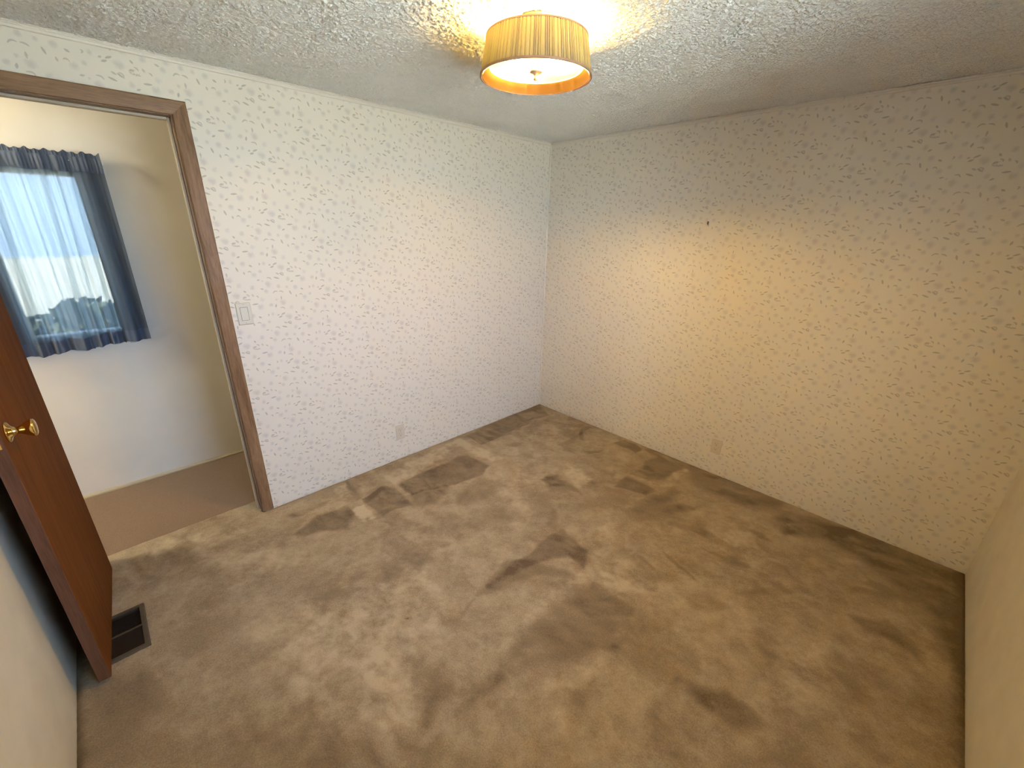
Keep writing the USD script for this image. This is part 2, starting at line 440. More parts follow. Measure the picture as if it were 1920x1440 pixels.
data(obj('wall_near_right', holed('x', LX, LX + WT, -LY - WT, 0.001, -.15, H + .05, W2), M_BOARD, smooth=False),
     label='plain tan wall at the right edge of the picture', category='wall', kind='structure')


def board_wall():
    """Front-left wall, gently dented by the door knob side at low height."""
    return box(-.001, LX + WT, -LY - WT, -LY, -.15, H + .05)


wn = thing('wall_near_left', 'plain tan wall behind the open door', 'wall', kind='structure')
obj('wallboard', board_wall(), M_BOARD, wn, smooth=False)

# hallway shell
data(obj('wall_hall', holed('x', HX - WT, HX, HY0, HY1, -.15, H + .05, W1), M_HALL, smooth=False),
     label='pale painted hallway wall behind the doorway', category='wall', kind='structure')
data(obj('wall_hall_end', box(HX - WT, 0, HY1, HY1 + WT, -.15, H + .05), M_HALL, smooth=False),
     label='painted end wall of the hallway beyond the bedroom corner', category='wall', kind='structure')
data(obj('wall_hall_near', box(HX - WT, 0, HY0 - WT, HY0, -.15, H + .05), M_HALL, smooth=False),
     label='painted end wall of the hallway past the open door', category='wall', kind='structure')

# ------------------------------------------------------------------ floors
CARPET = [
[-1,0.012,[0.292,-1.997,0.24,-1.837,0.302,-1.785,0.563,-1.805,0.525,-1.988]],
[-0.95,0.012,[0.307,-1.75,0.286,-1.594,0.282,-1.226,0.315,-1.171,0.551,-1.142,0.586,-1.251,0.542,-1.495,0.458,-1.753]],
[-0.8,0.03,[0.442,-1.743,0.543,-1.509,0.619,-1.605,0.641,-1.782,0.542,-1.791]],
[-0.6,0.04,[0.663,-1.503,0.618,-1.294,0.772,-1.246,0.857,-1.426,0.741,-1.576]],
[-0.45,0.06,[0.878,-1.526,0.92,-1.383,1.073,-1.386,1.066,-1.518,0.975,-1.582]],
[-0.9,0.02,[0.341,-2.411,0.27,-2.274,0.298,-2.103,0.381,-2.109,0.491,-2.188,0.422,-2.303,0.401,-2.387]],
[-0.6,0.02,[0.119,-2.403,0.153,-2.147,0.203,-2.218,0.194,-2.39]],
[1.0,0.01,[0.344,-2.102,0.359,-2.013,0.505,-2.021,0.501,-2.097]],
[0.5,0.012,[0.044,-2.092,0.055,-1.995,0.176,-2.004,0.186,-2.086]],
[-0.7,0.012,[0.028,-1.995,0.051,-1.97,0.264,-1.989,0.292,-2.036]],
[-0.5,0.02,[0.235,-1.94,0.224,-1.84,0.289,-1.826,0.349,-1.974]],
[0.55,0.02,[0.14,-1.783,0.101,-1.478,0.074,-1.184,0.166,-1.202,0.262,-1.62,0.283,-1.762]],
[0.6,0.02,[0.063,-1.176,0.067,-1.045,0.531,-0.99,0.516,-1.095,0.385,-1.114]],
[-0.85,0.02,[0.06,-0.987,0.033,-0.763,0.005,-0.019,0.242,-0.14,0.206,-0.396,0.24,-0.94]],
[-0.6,0.008,[0.011,-0.975,0.235,-0.953,0.211,-0.401,0.173,-0.272,0.234,-0.425,0.258,-0.969]],
[0.5,0.01,[0.03,-0.348,0.083,-0.175,0.2,-0.187,0.169,-0.358]],
[0.3,0.02,[-0.003,-0.827,0.025,-0.698,0.119,-0.643,0.14,-0.854]],
[-0.55,0.03,[0.902,-0.986,0.926,-0.833,1.093,-0.927,1.175,-0.923,1.054,-1.054]],
[-0.5,0.015,[0.378,-0.809,0.449,-0.688,0.472,-0.788,0.409,-0.857]],
[-0.6,0.02,[1.202,-1.225,1.219,-1.182,1.309,-1.289,1.275,-1.325]],
[0.35,0.03,[0.901,-0.727,0.983,-0.672,1.154,-0.802,1.095,-0.837]],
[-0.8,0.014,[1.334,-1.303,1.343,-1.273,1.563,-1.319,1.619,-1.436,1.503,-1.431,1.406,-1.594,1.377,-1.748,1.37,-1.879,1.342,-1.579]],
[-0.75,0.02,[1.322,-0.418,1.295,-0.063,1.52,-0.112,1.513,-0.381]],
[-0.85,0.015,[1.305,-0.688,1.32,-0.507,1.51,-0.505,1.507,-0.622]],
[0.4,0.01,[1.274,-0.493,1.487,-0.43,1.523,-0.155,1.559,-0.046,1.572,-0.398,1.508,-0.468]],
[-0.6,0.03,[1.504,-0.868,1.593,-0.375,1.661,-0.417,1.627,-0.635,1.817,-0.464,1.637,-0.883]],
[-0.55,0.03,[1.555,-0.074,1.661,-0.241,1.961,-0.24,2.183,-0.137,2.166,-0.019,1.875,0.012]],
[-1.0,0.05,[2.18,-0.173,2.416,-0.045,2.728,0.004,2.994,-0.014,2.994,-0.8,2.916,-0.674,2.862,-0.448,2.72,-0.339,2.451,-0.239,2.248,-0.345]],  # dark marks plus the dimmer light of this side, painted into the tone
[-0.7,0.012,[1.839,-1.023,1.877,-1.02,2.055,-1.09,2.025,-1.101]],
[-0.5,0.01,[1.784,-1.144,1.87,-1.157,1.865,-1.173,1.788,-1.163]],
[-0.7,0.015,[2.102,-0.472,2.13,-0.442,2.231,-0.501,2.198,-0.509]],
[-0.6,0.02,[2.308,-0.666,2.335,-0.649,2.379,-0.702,2.351,-0.711]],
[-0.8,0.02,[2.608,-0.78,2.745,-0.695,2.877,-0.76,2.858,-0.809,2.717,-0.807]],
[-0.7,0.008,[0.664,-0.21,0.647,-0.132,0.762,-0.286,0.744,-0.306]],
[-0.5,0.008,[0.694,-0.478,0.658,-0.053,0.683,-0.066,0.743,-0.48]],
[-0.7,0.012,[0.96,-0.156,0.992,-0.033,1.185,-0.078,1.176,-0.167]],
[-0.6,0.012,[0.91,-0.432,0.975,-0.308,0.987,-0.358,0.947,-0.454]],
[-0.6,0.02,[0.901,-0.983,0.951,-0.844,1.186,-0.913,1.072,-0.941,1.007,-1.031]],
[0.5,0.02,[0.954,-0.796,0.951,-0.686,1.16,-0.723,1.191,-0.908]],
[-0.55,0.02,[1.215,-0.578,1.212,-0.515,1.24,-0.529,1.246,-0.596]],
[-0.45,0.03,[2.024,-1.224,2.073,-1.132,2.221,-1.128,2.186,-1.201,2.088,-1.269]],
[-0.5,0.02,[2.194,-1.023,2.285,-0.886,2.322,-0.907,2.257,-0.995]],
[-0.45,0.03,[2.352,-0.398,2.469,-0.4,2.464,-0.429,2.35,-0.439]],
[-0.5,0.02,[2.334,-1.147,2.415,-1.142,2.441,-1.176,2.36,-1.2]],
[-0.65,0.02,[1.316,-1.689,1.385,-1.586,1.625,-1.501,1.459,-1.664,1.416,-1.764,1.384,-1.96,1.42,-2.121,1.384,-1.995]],
[-0.8,0.02,[1.679,-1.682,1.706,-1.468,1.814,-1.479,1.914,-1.466,1.93,-1.517,1.79,-1.632]],
[-0.6,0.03,[1.689,-2.046,1.637,-1.715,1.698,-1.685,1.858,-1.593,1.926,-1.606,1.902,-1.786,1.786,-2.012,1.706,-2.269,1.704,-2.108]],
[0.45,0.02,[1.708,-1.981,1.736,-1.905,1.786,-1.908,1.754,-1.978]],
[-0.75,0.03,[1.922,-1.689,1.99,-1.618,1.984,-1.699,1.928,-1.721]],
[-0.4,0.03,[1.97,-1.676,2.034,-1.646,2.223,-1.602,2.215,-1.659,2.088,-1.695]],
[-0.8,0.025,[2.199,-1.627,2.241,-1.616,2.338,-1.529,2.502,-1.558,2.432,-1.651,2.33,-1.671]],
[-0.6,0.03,[1.944,-1.974,1.972,-1.883,2.026,-1.976,2.03,-2.066]],
[-0.55,0.03,[2.609,-1.137,2.711,-1.136,2.744,-1.192,2.69,-1.235]],
[-0.5,0.04,[2.184,-1.865,2.202,-1.656,2.237,-1.796,2.273,-1.824]],
[0.35,0.06,[2.46,-1.678,2.614,-1.315,2.609,-1.021,2.478,-1.14,2.477,-1.382]],
[0.3,0.05,[1.935,-1.751,1.893,-1.997,1.923,-1.965,1.979,-1.775]],
[-0.5,0.04,[1.584,-2.338,1.604,-2.286,1.653,-2.422,1.663,-2.463,1.642,-2.473]],
[-0.5,0.05,[2.897,-0.876,2.986,-0.714,2.987,-1.198,2.927,-1.262]],
[0.35,0.03,[1.642,-1.427,1.721,-1.227,1.805,-1.415,1.696,-1.453,1.611,-1.621,1.655,-2.046,1.568,-1.74]],
[-0.3,0.04,[0.064,-3.062,-0.013,-2.888,0.151,-2.835,0.309,-2.823,0.433,-2.753,0.499,-2.822,0.236,-2.922]],
[-0.3,0.03,[0.097,-2.745,0.25,-2.631,0.344,-2.674,0.211,-2.747]],
[-0.4,0.05,[0.616,-3.049,0.628,-2.912,0.773,-2.775,0.815,-2.882,0.807,-3.0]],
[-0.5,0.03,[0.974,-2.692,0.954,-2.615,0.98,-2.515,1.0,-2.566,0.984,-2.66]],
[-0.5,0.06,[0.701,-3.295,0.695,-3.092,0.877,-3.063,1.017,-3.028,0.964,-3.116,1.026,-3.301]],
[-0.5,0.03,[1.299,-2.699,1.27,-2.673,1.358,-2.682,1.427,-2.73,1.42,-2.756,1.345,-2.716,1.319,-2.774]],
[-0.5,0.05,[1.231,-2.936,1.247,-2.86,1.364,-2.816,1.323,-2.904]],
[-0.6,0.03,[1.577,-2.396,1.582,-2.31,1.625,-2.379,1.677,-2.459]],
[-0.4,0.02,[0.837,-2.536,0.886,-2.411,0.953,-2.321,0.966,-2.382,0.89,-2.516]],
[0.3,0.06,[0.823,-2.753,1.072,-2.009,1.363,-2.084,1.485,-2.387,1.236,-2.709]],
[0.3,0.03,[0.683,-3.091,0.858,-3.048,1.012,-3.002,1.006,-3.04,0.902,-3.073]],
[-0.45,0.03,[1.872,-0.66,1.934,-0.681,1.932,-0.74,1.879,-0.74]],
[-0.5,0.012,[1.971,-0.819,2.107,-0.81,2.195,-0.764,2.198,-0.811,2.109,-0.848]],
[-0.5,0.02,[2.6,-0.551,2.765,-0.456,2.753,-0.512,2.59,-0.606]],
[-0.6,0.03,[2.167,-0.313,2.209,-0.142,2.308,-0.28,2.256,-0.378]],
[-0.5,0.025,[2.416,-0.106,2.533,-0.009,2.518,-0.126,2.455,-0.261]],
[-0.35,0.03,[1.82,-1.298,1.852,-1.22,1.94,-1.148,1.936,-1.237]],
[-0.6,0.012,[1.691,-1.306,1.722,-1.268,1.737,-1.314]],
[-0.35,0.03,[1.254,-1.003,1.312,-0.833,1.435,-0.7,1.467,-0.808,1.345,-1.007]],
[-0.35,0.04,[1.005,-1.165,1.05,-1.08,1.228,-1.198,1.227,-1.323,1.129,-1.337]],
[0.35,0.04,[1.398,-1.257,1.544,-0.983,1.669,-0.966,1.558,-1.195]],
[0.4,0.03,[1.727,-1.48,1.812,-1.284,1.983,-1.187,1.993,-1.257,1.857,-1.382,1.818,-1.481]],
[-0.45,0.02,[2.655,-0.409,2.844,-0.411,2.84,-0.472,2.645,-0.482]],
[-0.45,0.02,[1.75,-0.761,1.953,-0.662,2.117,-0.701,2.106,-0.738,1.932,-0.74,1.769,-0.801]],
[0.35,0.03,[1.92,-0.579,2.091,-0.513,2.204,-0.608,2.141,-0.774,1.973,-0.777]],
[-0.4,0.02,[2.367,-1.219,2.459,-1.234,2.45,-1.279,2.371,-1.271]],
[-0.4,0.03,[2.141,-1.336,2.22,-1.21,2.26,-1.252,2.183,-1.374]],
[-0.4,0.04,[2.696,-1.019,2.792,-0.986,2.792,-1.082,2.727,-1.12]],
[-0.5,0.05,[2.438,-1.749,2.582,-1.575,2.665,-1.58,2.443,-1.812]],
[-0.38,0.08,[0.975,-3.165,1.52,-2.584,1.895,-2.297,1.956,-2.353,1.031,-3.32]],  # dimmer light near the camera, painted into the pile tone
[0.3,0.08,[-0.062,-2.94,0.127,-2.579,0.549,-2.479,0.571,-2.783,0.226,-2.974]],
[-1.3,0.002,[1.241,-2.253,1.248,-2.244,1.253,-2.247,1.247,-2.255]],
]


def carpet_tone(p):
    nz = meshkit.fbm(np.column_stack([p * 9, np.zeros(len(p))]), 3, 3) - .5
    nw = meshkit.fbm(np.column_stack([p * 9, np.full(len(p), 7.3)]), 3, 8) - .5
    w = p + .085 * np.stack([nz, nw], 1) * 0.8
    fine = meshkit.fbm(np.column_stack([p * 55, np.full(len(p), 3.1)]), 3, 21) - .5
    d1 = meshkit.fbm(np.column_stack([(p[:, 0] + p[:, 1]) * 2.2, (p[:, 0] - p[:, 1]) * 5.0, np.zeros(len(p))]), 4, 31) - .5
    d2 = meshkit.fbm(np.column_stack([p * 16, np.full(len(p), 1.7)]), 3, 41) - .5
    d3 = meshkit.fbm(np.column_stack([w[:, 0] * 9 + w[:, 1] * 4, w[:, 1] * 22 - w[:, 0] * 6, np.zeros(len(p))]), 4, 77) - .5
    d4 = np.clip(meshkit.fbm(np.column_stack([w * 3.1, np.full(len(p), .4)]), 3, 91) * 3.2 - 1.5, 0, 1)
    vn = meshkit.fbm(np.column_stack([w * 6.5, np.full(len(p), 5.5)]), 4, 101)
    ridge = np.clip(1 - np.abs(vn - .5) * 9, 0, 1) * np.clip(meshkit.noise(np.column_stack([w * 2.3, np.full(len(p), 2.2)]), 7) * 2.4 - .7, 0, 1)
    blot = np.clip(meshkit.fbm(np.column_stack([w * 5.2, np.full(len(p), 9.1)]), 4, 55) * 5 - 2.75, 0, 1)
    t = 0.63 + 0.30 * d1 + 0.45 * d2 + 0.24 * fine + 0.95 * d3 * d4 - .06 * d4 + .13 * ridge - .21 * blot * np.clip(.4 + 2 * d3 + d4, 0, 1)
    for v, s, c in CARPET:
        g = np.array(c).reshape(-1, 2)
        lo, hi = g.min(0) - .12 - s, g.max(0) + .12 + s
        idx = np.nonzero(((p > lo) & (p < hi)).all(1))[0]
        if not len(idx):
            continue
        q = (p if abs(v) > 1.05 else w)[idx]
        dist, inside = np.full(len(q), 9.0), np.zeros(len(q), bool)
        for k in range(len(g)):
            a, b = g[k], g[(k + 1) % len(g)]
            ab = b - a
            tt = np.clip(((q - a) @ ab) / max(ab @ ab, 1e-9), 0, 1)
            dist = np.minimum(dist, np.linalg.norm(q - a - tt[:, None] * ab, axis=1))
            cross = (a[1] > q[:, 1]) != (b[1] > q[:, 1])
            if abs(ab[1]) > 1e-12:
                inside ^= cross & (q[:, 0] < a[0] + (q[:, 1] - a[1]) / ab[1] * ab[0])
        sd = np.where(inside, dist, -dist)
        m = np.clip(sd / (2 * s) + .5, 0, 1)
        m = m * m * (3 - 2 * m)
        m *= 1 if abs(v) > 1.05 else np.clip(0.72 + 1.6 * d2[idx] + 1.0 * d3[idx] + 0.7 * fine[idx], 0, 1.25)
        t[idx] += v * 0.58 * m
    # shade of the gap along the walls, painted into the carpet tone
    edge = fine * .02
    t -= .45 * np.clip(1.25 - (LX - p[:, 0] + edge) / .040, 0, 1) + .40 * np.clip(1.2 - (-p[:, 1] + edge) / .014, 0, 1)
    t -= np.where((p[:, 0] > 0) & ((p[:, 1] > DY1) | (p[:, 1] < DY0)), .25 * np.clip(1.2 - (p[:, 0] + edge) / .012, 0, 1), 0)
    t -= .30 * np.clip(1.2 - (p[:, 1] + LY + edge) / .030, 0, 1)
    return np.clip(t, 0, 1)


def carpet_height(p):
    lump = meshkit.fbm(np.column_stack([p * 60, np.zeros(len(p))]), 2, 51) - .5
    big = meshkit.fbm(np.column_stack([p * 7, np.zeros(len(p))]), 2, 61) - .5
    edge = np.minimum.reduce([np.where(p[:, 0] < -.01, 9, np.abs(p[:, 0])) + np.where((p[:, 1] < DY1) & (p[:, 1] > DY0), 9, 0), LX - p[:, 0], -p[:, 1], p[:, 1] + LY])
    dip = np.clip(1 - edge / .022, 0, 1)
    h = .0035 * lump + .003 * big - .012 * dip ** 2 - .002
    vent = (p[:, 0] > .362) & (p[:, 0] < .631) & (p[:, 1] > -3.210) & (p[:, 1] < -3.081)   # cut out under the register
    return np.where(vent, -.027, h)


cv, cf = grid(0, LX, -LY, 0, .0078, carpet_height)
tv, tf = grid(-.155, 0, DY0, DY1, .0078, carpet_height)
nose = np.clip((tv[:, 0] + .155) / .02, 0, 1)
tv[:, 2] -= .010 * (1 - nose) ** 2
cm = trimesh.Trimesh(np.vstack([cv, tv]), np.vstack([cf, tf + len(cv)]), process=False)
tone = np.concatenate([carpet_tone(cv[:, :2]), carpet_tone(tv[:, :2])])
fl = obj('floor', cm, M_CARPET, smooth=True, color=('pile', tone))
data(fl, label='worn tan plush carpet with dark furniture and vacuum marks', category='carpet', kind='structure')
hv, hf = grid(HX, -.10, HY0, HY1, .02, lambda p: -.010 + .002 * (meshkit.fbm(np.column_stack([p * 30, np.zeros(len(p))]), 2, 71) - .5))
data(obj('floor_hall', cat(trimesh.Trimesh(hv, hf, process=False), box(HX, LX, HY0, HY1, -.14, -.03)), M_HCARPET, smooth=30),
     label='smooth mauve tan hallway carpet beyond the doorway', category='carpet', kind='structure')

# ------------------------------------------------------------------ ceilings


def popcorn(p):
    a = meshkit.noise(np.column_stack([p * 160, np.zeros(len(p))]), 5)
    b = meshkit.noise(np.column_stack([p * 260, np.zeros(len(p))]), 9)
    c = meshkit.fbm(np.column_stack([p * 14, np.zeros(len(p))]), 2, 13)
    h = np.clip(a * .65 + b * .35 - .42, 0, 1)
    return H - .0165 * h * (0.55 + 0.9 * c)


gv, gf = grid(-.01, LX + .01, -LY - .01, .01, .0038, popcorn)
cl = obj('ceiling', trimesh.Trimesh(gv, gf[:, ::-1], process=False), M_CEIL, smooth=True)
data(cl, label='off-white popcorn textured bedroom ceiling', category='ceiling', kind='structure')
hc = thing('ceiling_hall', 'off-white hallway ceiling with an added unseen fill lamp past the door', 'ceiling', kind='structure')
obj('ceiling_board', box(HX - .02, -.08, HY0, HY1, H, H + .04), M_HCEIL, hc, smooth=False)
hl = obj('fill_lamp_globe', mv(lathe([(0, -.105), (.035, -.100), (.065, -.080), (.084, -.050), (.088, -.030), (.084, -.018), (0, -.018)], 32), -.50, -4.05, H), M_HALL_FILL, hc)  # fill lamp added out of view to brighten the hallway wall
obj('fill_lamp_base', mv(lathe([(0, -.018), (.092, -.018), (.095, -.008), (.095, 0), (0, 0)], 32), -.50, -4.05, H), M_WINFRAME, hl)
data(obj('roof', box(HX - WT, LX + WT, HY0 - WT, HY1 + WT, H + .05, H + .10), M_GROUND, smooth=False),
     label='flat roof slab over the room and hallway', category='roof', kind='structure')

# ------------------------------------------------------------------ trims
E_PROF = [(0, 0), (.012, 0), (.012, -.004), (.0085, -.007), (.0085, -.011), (.010, -.013), (.0075, -.020), (.004, -.022), (0, -.022)]


def run(prof, fn, a, b):
    return loft([[fn(d, z, a) for d, z in prof], [fn(d, z, b) for d, z in prof]])


TOP = H - .002
data(obj('trim_1', run(E_PROF, lambda d, z, t: (d, t, TOP + z), -LY, 0), M_TRIM, smooth=20),
     label='slim cream moulding under the ceiling along the doorway wall', category='moulding', kind='structure')
t2 = thing('trim_2', 'slim cream moulding under the ceiling along the warm-lit right wall', 'moulding', kind='structure')
E_THIN = [(d * .8, z * .82) for d, z in E_PROF]
for a, b in ((0.010, 1.931), (1.9335, LX)):
    obj('moulding_length', run(E_THIN, lambda d, z, t: (t, -d, TOP - .003 + z), a, b), M_TRIM, t2, smooth=20)
bead = [(0, 0), (.009, 0), (.0085, .004), (.0065, .0068), (.004, .0085), (0, .009)]
data(obj('trim_3', loft([[(x, -y, z) for x, y in bead] for z in (0.0, TOP - .02)]), M_TRIM, smooth=25),
     label='thin cream corner bead running up the far corner', category='moulding', kind='structure')
data(obj('trim_4', cat(run(E_THIN, lambda d, z, t: (LX - d, t, TOP + z), -LY, 0), run(E_THIN, lambda d, z, t: (t, -LY + d, TOP + z), 0, LX)), M_TRIM, smooth=20),
     label='slim cream moulding over the two plain near walls', category='moulding', kind='structure')
shoe = [(0, 0), (.014, 0), (.014, .010), (.010, .017), (.004, .021), (0, .021)]
data(obj('baseboard_hall', run(shoe, lambda d, z, t: (HX + d, t, z - .012), HY0, HY1), M_BASE, smooth=25),
     label='low tan shoe moulding at the foot of the hallway wall', category='baseboard', kind='structure')

# door casing, jamb and stop
CW, ZT = .0575, DZ + .004
cas = thing('trim_5', 'brown oak door casing around the doorway', 'door casing', kind='structure')
CPROF = [(0, 0), (0, .008), (.003, .0105), (.016, .0120), (.040, .0145), (.052, .0150), (.0565, .0125), (.0575, .009), (.0575, 0)]
yL, yR = DY0 - .004, DY1 + .004
obj('side_casing', loft([[(t, yR + w, 0.0) for w, t in CPROF], [(t, yR + w, ZT + w) for w, t in CPROF]]), M_CASING, cas, smooth=25)
obj('side_casing', loft([[(t, yL - w, 0.0) for w, t in CPROF], [(t, yL - w, ZT + w) for w, t in CPROF]]), M_CASING, cas, smooth=25)
obj('head_casing', loft([[(t, yL - w, ZT + w) for w, t in CPROF], [(t, yR + w, ZT + w) for w, t in CPROF]]), M_CASING_H, cas, smooth=25)
obj('jamb', box(-WT - .002, 0, DY1, DY1 + .018, -.01, DZ + .018, .001), M_JAMB, cas)
obj('jamb', box(-WT - .002, 0, DY0 - .018, DY0, -.01, DZ + .018, .001), M_JAMB, cas)
obj('head_jamb', box(-WT - .002, 0, DY0, DY1, DZ, DZ + .018, .001), M_JAMB, cas)
obj('door_stop', box(-.076, -.042, DY1 - .011, DY1, .0, DZ, .002), M_STOP, cas, label='pale strip of door stop inside the jamb')
obj('door_stop', box(-.076, -.042, DY0, DY0 + .011, .0, DZ, .002), M_STOP, cas)
obj('head_stop', box(-.076, -.042, DY0 + .011, DY1 - .011, DZ - .011, DZ, .002), M_STOP, cas)
obj('strike_plate', cat(box(-.036, -.008, DY1 - .0015, DY1, 0.995, 1.055, .0006)), M_BRASS, cas)

# ------------------------------------------------------------------ door leaf, opened against the near wall
SW = -2.6
dr = thing('door_1', 'reddish brown wooden door standing open at the left edge', 'door', (.008, DY0, 0), SW, kind='structure')
# local frame: x along the leaf from the hinge, y across the thickness
obj('door_leaf', box(.002, .706, .0055, .0405, .015, DZ - .006, .0015), M_DOOR, dr)
obj('door_edge', box(.7055, .7085, .006, .040, .016, DZ - .007, .0008), M_EDGE, dr, label='darker free edge of the door')
KX, KZ = .640, 1.022
knob = [(0, .0), (.0315, .0), (.0320, .0025), (.0295, .005), (.0235, .0075), (.0185, .0095), (.0145, .013), (.0118, .018), (.0112, .023), (.0125, .028),
        (.0165, .034), (.0215, .041), (.0255, .048), (.0275, .0535), (.0278, .0560), (.0262, .0590), (.0215, .0612), (.012, .0625), (0, .063)]
KN = rot(lathe(knob[6:], 40), -90, [1, 0, 0])
RS = rot(lathe(knob[:6] + [(.0145, .0125), (0, .0125)], 40), -90, [1, 0, 0])
for side in (1, -1):
    k = obj('door_knob', mv(KN if side > 0 else rot(KN, 180, [0, 0, 1]), KX, .0405 if side > 0 else .0055, KZ), M_BRASS, dr, label='flared brass door knob' if side > 0 else None)
    obj('rosette', mv(RS if side > 0 else rot(RS, 180, [0, 0, 1]), KX, .0405 if side > 0 else .0055, KZ), M_BRASS, k)
obj('latch_plate', cat(box(.7075, .7095, .0125, .0335, KZ - .028, KZ + .028, .0008), box(.708, .7165, .0175, .0285, KZ - .006, KZ + .006, .002)), M_BRASS, dr)
for hz in (.22, 1.03, 1.86):
    h = obj('hinge', mv(cyl(.0062, -.044, .044, 20), -.004, 0, hz), M_BRASS, dr)
    obj('hinge_leaf', box(.0005, .0022, .006, .036, hz - .043, hz + .043), M_BRASS, h)

# ------------------------------------------------------------------ hallway window and what stands outside
w1 = thing('window_1', 'small hallway window behind the blue curtain', 'window', kind='structure')
y0, y1, z0, z1 = W1
obj('window_frame', frame_boxes(y0, y1, z0, z1, .028, HX - WT, HX - .012), M_WINFRAME, w1)
obj('window_pane', box(HX - .066, HX - .062, y0 + .02, y1 - .02, z0 + .02, z1 - .02), M_GLASS, w1)
obj('curtain_rod', cat(rot(mv(cyl(.003, -.33, .33, 12), 0, 0, 0), 90, [1, 0, 0]).apply_translation([HX + .042, -3.045, 1.925]),
                       box(HX, HX + .046, -3.376, -3.368, 1.915, 1.935), box(HX, HX + .046, -2.722, -2.714, 1.915, 1.935)), M_WINFRAME, w1)
w2 = thing('window_2', 'bedroom window behind the camera that lets the daylight in', 'window', kind='structure')
y0, y1, z0, z1 = W2
obj('window_frame', frame_boxes(y0, y1, z0, z1, .03, LX + .03, LX + .09), M_WINFRAME, w2)
obj('sash_rail', box(LX + .045, LX + .075, y0 + .03, y1 - .03, 1.42, 1.45, .003), M_WINFRAME, w2)
obj('window_pane', box(LX + .058, LX + .062, y0 + .02, y1 - .02, z0 + .02, z1 - .02), M_GLASS, w2)
data(obj('ground', box(-40, 40, -40, 40, -.85, -.75), M_GROUND, smooth=False), label='pale gravel ground outside the house', category='ground', kind='structure')
rng = np.random.default_rng(4)
sh = thing('shrub', 'low dark shrub outside the curtained hallway window', 'shrub', (-1.9, -3.05, -.75))
lv, lf = [], []
for k in range(7000):
    y = rng.uniform(-1.3, 1.3)
    top = 1.73 + .10 * math.exp(-((y - .0) / .10) ** 2) + .03 * math.sin(y * 9)
    c = np.array([rng.uniform(-.30, .30), y, rng.uniform(.05, 1.0) ** .6 * top])
    a = rng.normal(size=3); a /= np.linalg.norm(a)
    b = np.cross(a, rng.normal(size=3)); b /= np.linalg.norm(b)
    n = len(lv)
    lv += [c - a * .06, c + b * .034, c + a * .06, c - b * .034 + np.cross(a, b) * .008]
    lf += [[n, n + 1, n + 2], [n, n + 2, n + 3]]
obj('foliage', trimesh.Trimesh(np.array(lv), np.array(lf), process=False), M_LEAF, sh, smooth=False)
obj('stem', cat(*(mv(rot(cyl(.014, 0, 1.5, 8), dx, [1, 0, 0]), 0, yy, 0) for yy, dx in ((-.9, 4), (-.4, -5), (.1, 3), (.5, -4), (1.0, 5)))), M_JAMB, sh)

# ------------------------------------------------------------------ curtain
ct = thing('curtain', 'dusty blue sheer curtain with gathered header over the hallway window', 'curtain')
CY0, CY1 = -3.372, -2.722


def folds(y, z):
    """Distance of the cloth from the wall, for points across (y) and up (z)."""
    s = (y - CY0) / (CY1 - CY0)
    drop = np.clip((1.90 - z) / .98, 0, 1)
    ph = 2 * np.pi * (s * 8.3 + .12 * np.sin(s * 17 + 1) + .05 * drop * np.sin(s * 9))
    d = .017 * np.sin(ph) + .006 * np.sin(2.3 * ph + 1.2) + .0020 * np.sin(5.1 * ph + .4) * (1 - .7 * drop)
    return d * (.45 + .75 * drop)


def sheet(zf0, zf1, nz, ny, off, extra=None):
    t = np.linspace(0, 1, ny)
    q = np.linspace(0, 1, nz)
    Q, T = np.meshgrid(q, t, indexing='ij')
    Y = CY0 + (CY1 - CY0) * T
    Z = zf0(T) + (zf1(T) - zf0(T)) * Q
    Y = Y - .010 * (T - .4) * np.clip((1.90 - Z) / .98, 0, 1)
    X = HX + .042 + folds(Y, Z) + off
    if extra is not None:
        dx, dz = extra(T, Q)
        X, Z = X + dx, Z + dz
    v = np.stack([X, Y, Z], -1).reshape(-1, 3)
    i, j = np.meshgrid(np.arange(nz - 1), np.arange(ny - 1), indexing='ij')
    k = np.stack([i * ny + j, i * ny + j + 1, (i + 1) * ny + j + 1, (i + 1) * ny + j], -1).reshape(-1, 4)
    return trimesh.Trimesh(v, np.vstack([k[:, [0, 1, 2]], k[:, [0, 2, 3]]]), process=False)


def hem_z(t):
    return .930 + .006 * np.sin(t * 19) + .010 * (t > .82) - .010 * np.exp(-((t - .34) / .12) ** 2) + .006 * (t > .60)


def gather(ya, yb, w0, w1):
    """A fold of cloth doubled behind the panel, leaning from ya at the header to yb at the hem."""
    q = np.linspace(0, 1, 60)
    z = 1.89 + (.935 - 1.89) * q
    V = []
    for s in np.linspace(-.5, .5, 6):
        y = ya + (yb - ya) * q + s * (w0 + (w1 - w0) * q) * (1 + .15 * np.sin(q * 9 + ya * 40))
        V.append(np.stack([HX + .042 + folds(y, z) - .004, y, z], 1))
    V = np.array(V)
    n = len(q)
    i, j = np.meshgrid(np.arange(5), np.arange(n - 1), indexing='ij')
    k = np.stack([i * n + j, i * n + j + 1, (i + 1) * n + j + 1, (i + 1) * n + j], -1).reshape(-1, 4)
    return trimesh.Trimesh(V.reshape(-1, 3), np.vstack([k[:, [0, 1, 2]], k[:, [0, 2, 3]]]), process=False)


